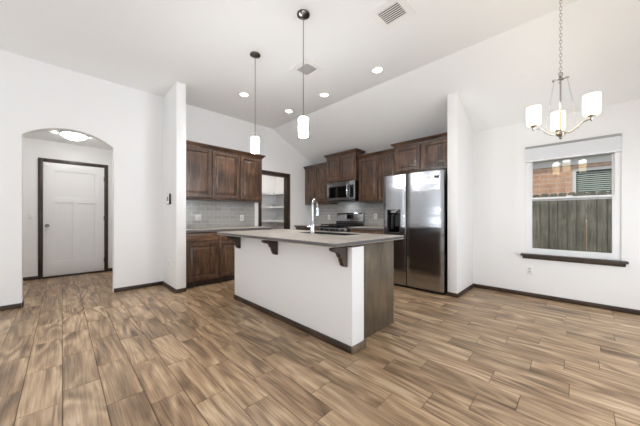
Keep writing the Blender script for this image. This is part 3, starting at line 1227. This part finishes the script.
def cook_range():
    t = thing('gas_range', (4.3, 3.615, 0), 'stainless gas range with black grates and raised back panel', 'stove')
    y0, y1, xf = 3.222, 4.012, 4.0
    MB().box(xf + .02, WX - .02, y0, y1, .03, .905, .004).build('range_body', M['dark_grey'], t)
    MB().box(xf, WX - .09, y0, y1, .905, .93, .006).build('cooktop', M['black_gloss'], t)
    MB().box(xf - .015, xf + .02, y0 + .01, y1 - .01, .24, .80, .008).build('oven_door', M['steel'], t)
    MB().box(xf - .018, xf - .012, y0 + .13, y1 - .13, .36, .66, .003).build('oven_window', M['black_gloss'], t)
    MB().box(xf - .012, xf + .02, y0 + .01, y1 - .01, .05, .225, .006).build('drawer', M['steel'], t)
    MB().box(xf - .01, xf + .02, y0 + .005, y1 - .005, .81, .905, .006).build('control_strip', M['steel'], t)
    MB().tube([(xf - .015, y0 + .06, .775), (xf - .055, y0 + .08, .775), (xf - .055, y1 - .08, .775), (xf - .015, y1 - .06, .775)], .011, 10).build('handle', M['chrome'], t)
    for k in range(5):
        MB().lathe([(0, 0), (.024, 0), (.022, -.03), (0, -.032)], (xf - .01, y0 + .10 + .1475 * k, .858), 'x', 16).build('knob', M['black'], t)
    for (a, b) in ((y0 + .03, y0 + .37), (y0 + .42, y1 - .03)):
        g = MB()
        for y in (a, b - .012):
            g.box(xf + .04, WX - .12, y, y + .012, .945, .967, .003)
        n = 5
        for k in range(n):
            x = xf + .04 + (WX - .132 - xf - .04) * k / (n - 1)
            g.box(x, x + .012, a, b, .945, .969, .003)
        for y in (a, b - .014):
            for x in (xf + .04, WX - .134):
                g.box(x, x + .014, y, y + .014, .93, .95)
        ym = (a + b) / 2
        g.box(xf + .05, WX - .13, ym - .006, ym + .006, .945, .969, .002)
        g.build('burner_grate', M['iron'], t)
        for x in (xf + .16, xf + .42):
            MB().lathe([(0, 0), (.045, 0), (.042, .012), (0, .013)], (x, ym, .93)).build('burner_cap', M['iron'], t)
    bg = MB().prism([(WX - .095, .93), (WX - .02, .93), (WX - .02, 1.215), (WX - .05, 1.222), (WX - .066, 1.20), (WX - .095, 1.0)], y0 + .02, y1 - .01, 'y', .005)
    b = bg.build('back_panel', M['steel'], t)
    MB().prism([(WX - .099, .932), (WX - .09, .932), (WX - .085, 1.02), (WX - .093, 1.03)], y0 + .02, y1 - .01, 'y').build('lower_strip', M['black'], b)
    MB().prism([(WX - .090, 1.09), (WX - .082, 1.09), (WX - .070, 1.18), (WX - .077, 1.18)], y0 + .30, y0 + .47, 'y').build('clock_display', M['black_gloss'], b)
    for y in (y0 + .04, y1 - .07):
        MB().box(xf + .05, xf + .08, y, y + .03, 0, .03).build('foot', M['black'], t)


cook_range()


# ------------------------------------------------------------------ outlets, switch, thermostat
def plate(T, u, z, w, h, name, label, cat, kind, group=None):
    t = thing(name, T(u, 0, z), label, cat, group)
    MB(T).box(u - w / 2, u + w / 2, .0, .006, z - h / 2, z + h / 2, .003).build('cover_plate', M['white'], t)
    if kind == 'outlet':
        for s in (-.02, .02):
            r = MB(T).box(u - .016, u + .016, .005, .008, z + s - .014, z + s + .014, .002).build('receptacle', M['outlet_grey'], t)
            q = MB(T)
            for x in (-.006, .006):
                q.box(u + x - .0012, u + x + .0012, .0078, .0086, z + s - .004, z + s + .005)
            q.build('slots', M['slot'], r)
    else:
        for s in ([-.024, .024] if w > .1 else [0]):
            MB(T).box(u + s - .016, u + s + .016, .005, .010, z - .033, z + .033, .003).build('rocker', M['white'], t)
    return t


TS = lambda off: (lambda u, d, z: (u, YK - off - d, z))
TSR = lambda off: (lambda u, d, z: (WX - off - d, u, z))
plate(TS(.010), 1.74, 1.115, .115, .118, 'light_switch', 'white double switch on the tile next to the left wing wall', 'switch', 'switch')
plate(TS(.010), 2.606, 1.105, .075, .118, 'wall_outlet', 'white outlet on the left tile backsplash near the pantry', 'outlet', 'outlet')
plate(TSR(.010), 4.314, 1.12, .075, .118, 'wall_outlet', 'white outlet on the tile left of the range back panel', 'outlet', 'outlet')
plate(TSR(.010), 2.974, 1.14, .075, .118, 'wall_outlet', 'white outlet on the tile right of the range back panel', 'outlet', 'outlet')
plate(TSR(.0), .459, .373, .075, .118, 'wall_outlet', 'white outlet on the wall beneath the window', 'outlet', 'outlet')
plate(lambda u, d, z: (u, 6.90 - d, z), -.385, 1.141, .075, .118, 'light_switch', 'white switch on the hall wall left of the front door', 'switch', 'switch')
plate(lambda u, d, z: (1.19 - d, u, z), 4.53, .40, .075, .118, 'wall_outlet', 'white outlet low on the side of the left wing wall', 'outlet', 'outlet')


def thermostat():
    T = lambda u, d, z: (1.19 - d, u, z)
    t = thing('thermostat', (1.19, 4.49, 1.40), 'small dark-sided thermostat on the side of the left wing wall', 'thermostat')
    MB(T).box(4.425, 4.56, 0, .028, 1.32, 1.485, .006).build('housing', M['black'], t)
    f = MB(T).box(4.432, 4.553, .027, .032, 1.327, 1.478, .003).build('face_plate', M['white'], t)
    MB(T).box(4.455, 4.535, .0315, .034, 1.37, 1.445, .001).build('screen', M['lcd'], f)


thermostat()


# ------------------------------------------------------------------ ceiling fixtures
def downlight():
    t = thing('recessed_downlight', (0, 0, CZ), 'x', 'ceiling light', 'recessed kitchen ceiling lights')
    MB().lathe([(.062, -.004), (.085, -.006), (.092, -.002), (.092, 0), (.062, 0), (.062, -.004)], (0, 0, CZ)).build('trim_ring', M['white'], t)
    MB().lathe([(0, -.003), (.063, -.003), (.063, -.001), (0, -.001)], (0, 0, CZ)).build('lens', M['lamp'], t)
    return t


dl = downlight()
spots = [(2.094, 3.83, 'recessed ceiling light nearest the left kitchen cabinets, beside the far pendant'),
         (3.018, 3.83, 'recessed ceiling light farthest from the camera, near the ceiling crease'),
         (3.024, 2.91, 'recessed ceiling light in the middle of the row along the ceiling crease'),
         (3.024, 1.907, 'recessed ceiling light nearest the refrigerator and large vent')]
for i, (x, y, lab) in enumerate(spots):
    o = dl if i == 0 else copy_tree(dl)
    o.location = (x, y, CZ)
    o['label'] = lab
    l = bpy.data.lights.new('downlight_beam', 'SPOT')
    l.energy = 75 if y > 3 else 35
    l.spot_size = math.radians(130)
    l.spot_blend = 1.0
    l.shadow_soft_size = .06
    l.color = (1.0, .95, .88)
    lo = bpy.data.objects.new('downlight_beam', l)
    COL.objects.link(lo)
    lo.location = (x, y, CZ - .012)


def pendant():
    t = thing('pendant_light', (0, 0, CZ), 'x', 'pendant light', 'pendants over the island')
    MB().lathe([(0, 0), (.062, 0), (.064, -.006), (.062, -.014), (.045, -.022), (.03, -.026), (.012, -.034), (0, -.034)], (0, 0, CZ)).build('ceiling_canopy', M['nickel_dark'], t)
    MB().lathe([(0, 0), (.0055, 0), (.0055, -.96), (0, -.96)], (0, 0, CZ - .03), n=10).build('stem', M['nickel'], t)
    MB().lathe([(0, .03), (.010, .03), (.012, .012), (.024, .008), (.026, -.004), (0, -.004)], (0, 0, 2.105)).build('socket_cap', M['nickel'], t)
    MB().lathe([(0, .183), (.038, .183), (.044, .179), (.047, .17), (.047, .006), (.045, 0), (.041, 0), (.041, .17), (0, .176)], (0, 0, 1.915)).build('lamp_shade', M['shade'], t)
    return t


pd = pendant()
for i, (x, y, lab) in enumerate([(1.677, 1.90, 'white cylinder pendant nearer the camera, hanging over the near half of the island'),
                                 (1.675, 2.79, 'white cylinder pendant farther back, hanging over the far half of the island')]):
    o = pd if i == 0 else copy_tree(pd)
    o.location = (x, y, CZ)
    o['label'] = lab


def vent():
    t = thing('ceiling_vent', (0, 0, CZ), 'x', 'vent', 'ceiling air registers')
    z = CZ
    fr = MB().grid([-.165, -.10, .10, .165], [-.17, -.108, .108, .17], {(1, 1)}, z - .010, z, 'z').build('vent_frame', M['white'], t)
    MB().box(-.10, .10, -.108, .108, z - .002, z - .001).build('duct_backing', M['vent_dark'], t)
    s = MB()
    n = 8
    for k in range(n):
        x = -.090 + .180 * k / (n - 1)
        s.prism([(x - .0065, z - .009), (x - .0055, z - .0098), (x + .0065, z - .0085), (x + .0055, z - .0075)], -.108, .108, 'y')
    s.build('louvers', M['white'], t, smooth=False)
    return t


vt = vent()
for i, (x, y, lab) in enumerate([(2.28, 1.275, 'white ceiling vent nearest the camera at the top of the view'),
                                 (2.33, 2.57, 'white ceiling vent behind the near pendant stem')]):
    o = vt if i == 0 else copy_tree(vt)
    o.location = (x, y, CZ)
    o['label'] = lab


def hall_lights():
    t = thing('flush_mount_light', (.145, 6.0, 2.53), 'round white dome light on the entry hall ceiling', 'ceiling light')
    MB().lathe([(0, 0), (.165, 0), (.175, -.008), (.175, -.022), (.16, -.028), (0, -.028)], (.145, 6.0, 2.53), n=40).build('metal_ring', M['nickel_dark'], t)
    MB().lathe([(.16, -.024), (.155, -.045), (.13, -.072), (.09, -.090), (.04, -.099), (0, -.101)], (.145, 6.0, 2.53), n=40).build('glass_dome', M['dome'], t)
    s = thing('smoke_detector', (-.13, 6.05, 2.53), 'small white round smoke detector on the entry hall ceiling', 'smoke detector')
    MB().lathe([(0, 0), (.075, 0), (.075, -.012), (.068, -.03), (.045, -.042), (0, -.044)], (-.13, 6.05, 2.53)).build('detector_body', M['white'], s)
    l = bpy.data.lights.new('pantry_bulb', 'POINT')
    l.energy = 5
    l.shadow_soft_size = .08
    l.color = (1, .93, .85)
    lo = bpy.data.objects.new('pantry_bulb', l)
    COL.objects.link(lo)
    lo.location = (3.3, 5.3, 2.33)
    p = thing('pantry_light', (3.3, 5.3, 2.44), 'small dome light on the pantry ceiling', 'ceiling light')
    MB().lathe([(0, 0), (.10, 0), (.10, -.015), (.09, -.04), (.05, -.06), (0, -.065)], (3.3, 5.3, 2.44)).build('glass_dome', M['dome_small'], p)


hall_lights()


def chandelier():
    cx, cy = 3.0, .09
    t = thing('chandelier', (cx, cy, CZ), 'nickel three-arm chandelier with lit white glass shades hanging in front of the window', 'chandelier')
    MB().lathe([(0, 0), (.06, 0), (.062, -.008), (.04, -.02), (.012, -.03), (0, -.03)], (cx, cy, CZ)).build('ceiling_canopy', M['nickel'], t)
    zt = 2.345
    ch = MB()
    z = CZ - .032
    k = 0
    while z > zt + .01:
        L = .036
        pts = []
        for i in range(14):
            a = 2 * math.pi * i / 14
            u, w = .0085 * math.cos(a), (L / 2) * math.sin(a)
            pts.append((cx + (u if k % 2 else 0), cy + (0 if k % 2 else u), z - L / 2 + w))
        ch.tube(pts, .0019, 6, close=True)
        z -= L - .0075
        k += 1
    ch.build('chain', M['nickel'], t)
    lp = [(cx + .012 * math.cos(a), cy - .012 * math.cos(a), zt - .004 + .014 * math.sin(a)) for a in [2 * math.pi * i / 14 for i in range(14)]]
    MB().tube(lp, .003, 8, close=True).build('hanging_loop', M['nickel_dark'], t)
    MB().lathe([(0, 0), (.010, 0), (.014, -.012), (.009, -.022), (.020, -.03), (.020, -.038), (.005, -.046), (.005, -.47), (.016, -.48), (.03, -.492), (.034, -.505),
                (.022, -.520), (.010, -.528), (.012, -.540), (0, -.55)], (cx, cy, zt - .014)).build('center_column', M['nickel'], t)
    R = .198
    zc = 1.915
    for ang in (167, -70, 52):
        a = math.radians(ang)
        # angles measured in the camera's frame: depth direction = forward
        fx_, fy_ = math.cos(A), math.sin(A)
        rx_, ry_ = math.sin(A), -math.cos(A)
        dx = rx_ * math.cos(a) + fx_ * math.sin(a)
        dy = ry_ * math.cos(a) + fy_ * math.sin(a)
        P = lambda r, z: (cx + dx * r, cy + dy * r, z)
        pts = []
        for k in range(13):
            s = k / 12
            r = .02 + (R - .02) * s
            z = 1.838 - .020 * math.sin(math.pi * min(1, s * 1.6)) + .052 * (s ** 2) * (3 - 2 * s)
            pts.append(P(r, z))
        MB().tube(pts, .0058, 10).build('arm', M['nickel'], t)
        MB().lathe([(0, -.044), (.006, -.040), (.009, -.03), (.012, -.012), (.026, -.002), (.026, .004), (0, .004)], P(R, zc - .002)).build('lamp_holder', M['nickel'], t)
        MB().lathe([(0, .0), (.038, .0), (.045, .004), (.048, .012), (.050, .08), (.050, .157), (.047, .157), (.047, .08), (.043, .012), (0, .006)], P(R, zc + .002), n=32).build('glass_shade', M['shade_hot'], t)
        # top bracket and clear straps
        MB().tube([P(.006, 2.285), P(.045, 2.295), P(.056, 2.285)], [.005, .0045, .008], 8).build('bracket', M['nickel'], t)
        MB().tube([P(.046, 2.288), P(.118, 1.835)], .003, 8).build('glass_strap', M['rod_glass'], t)
        l = bpy.data.lights.new('chandelier_bulb', 'POINT')
        l.energy = 1.3
        l.shadow_soft_size = .05
        l.color = (1, .98, .95)
        lo = bpy.data.objects.new('chandelier_bulb', l)
        COL.objects.link(lo)
        lo.location = P(R, zc + .19)


chandelier()


# ------------------------------------------------------------------ patio doors and window behind the camera
def rear_frames():
    d = thing('door_2', (2.9, NY - .08, 0), 'white framed glass patio doors in the dining nook rear wall', None)
    d['kind'] = 'structure'
    MB().grid([1.92, 1.99, 2.84, 2.93, 3.78, 3.85], [0, .10, 2.07, 2.15], {(1, 1), (3, 1)}, NY - .09, NY - .04, 'y').build('door_frame', M['vinyl'], d)
    w = thing('window_2', (XL - .08, 2.55, .6), 'white framed living-room window in the left wall', None)
    w['kind'] = 'structure'
    MB().grid([1.5, 1.56, 2.52, 2.58, 3.54, 3.6], [.6, .66, 2.24, 2.3], {(1, 1), (3, 1)}, XL - .09, XL - .04, 'x').build('window_frame', M['vinyl'], w)
    w = thing('window_3', (-1.0, YB - .08, .6), 'white framed living-room window in the rear wall', None)
    w['kind'] = 'structure'
    MB().grid([-2.85, -2.79, -1.03, -.97, .79, .85], [.6, .66, 2.24, 2.3], {(1, 1), (3, 1)}, YB - .09, YB - .04, 'y').build('window_frame', M['vinyl'], w)


rear_frames()
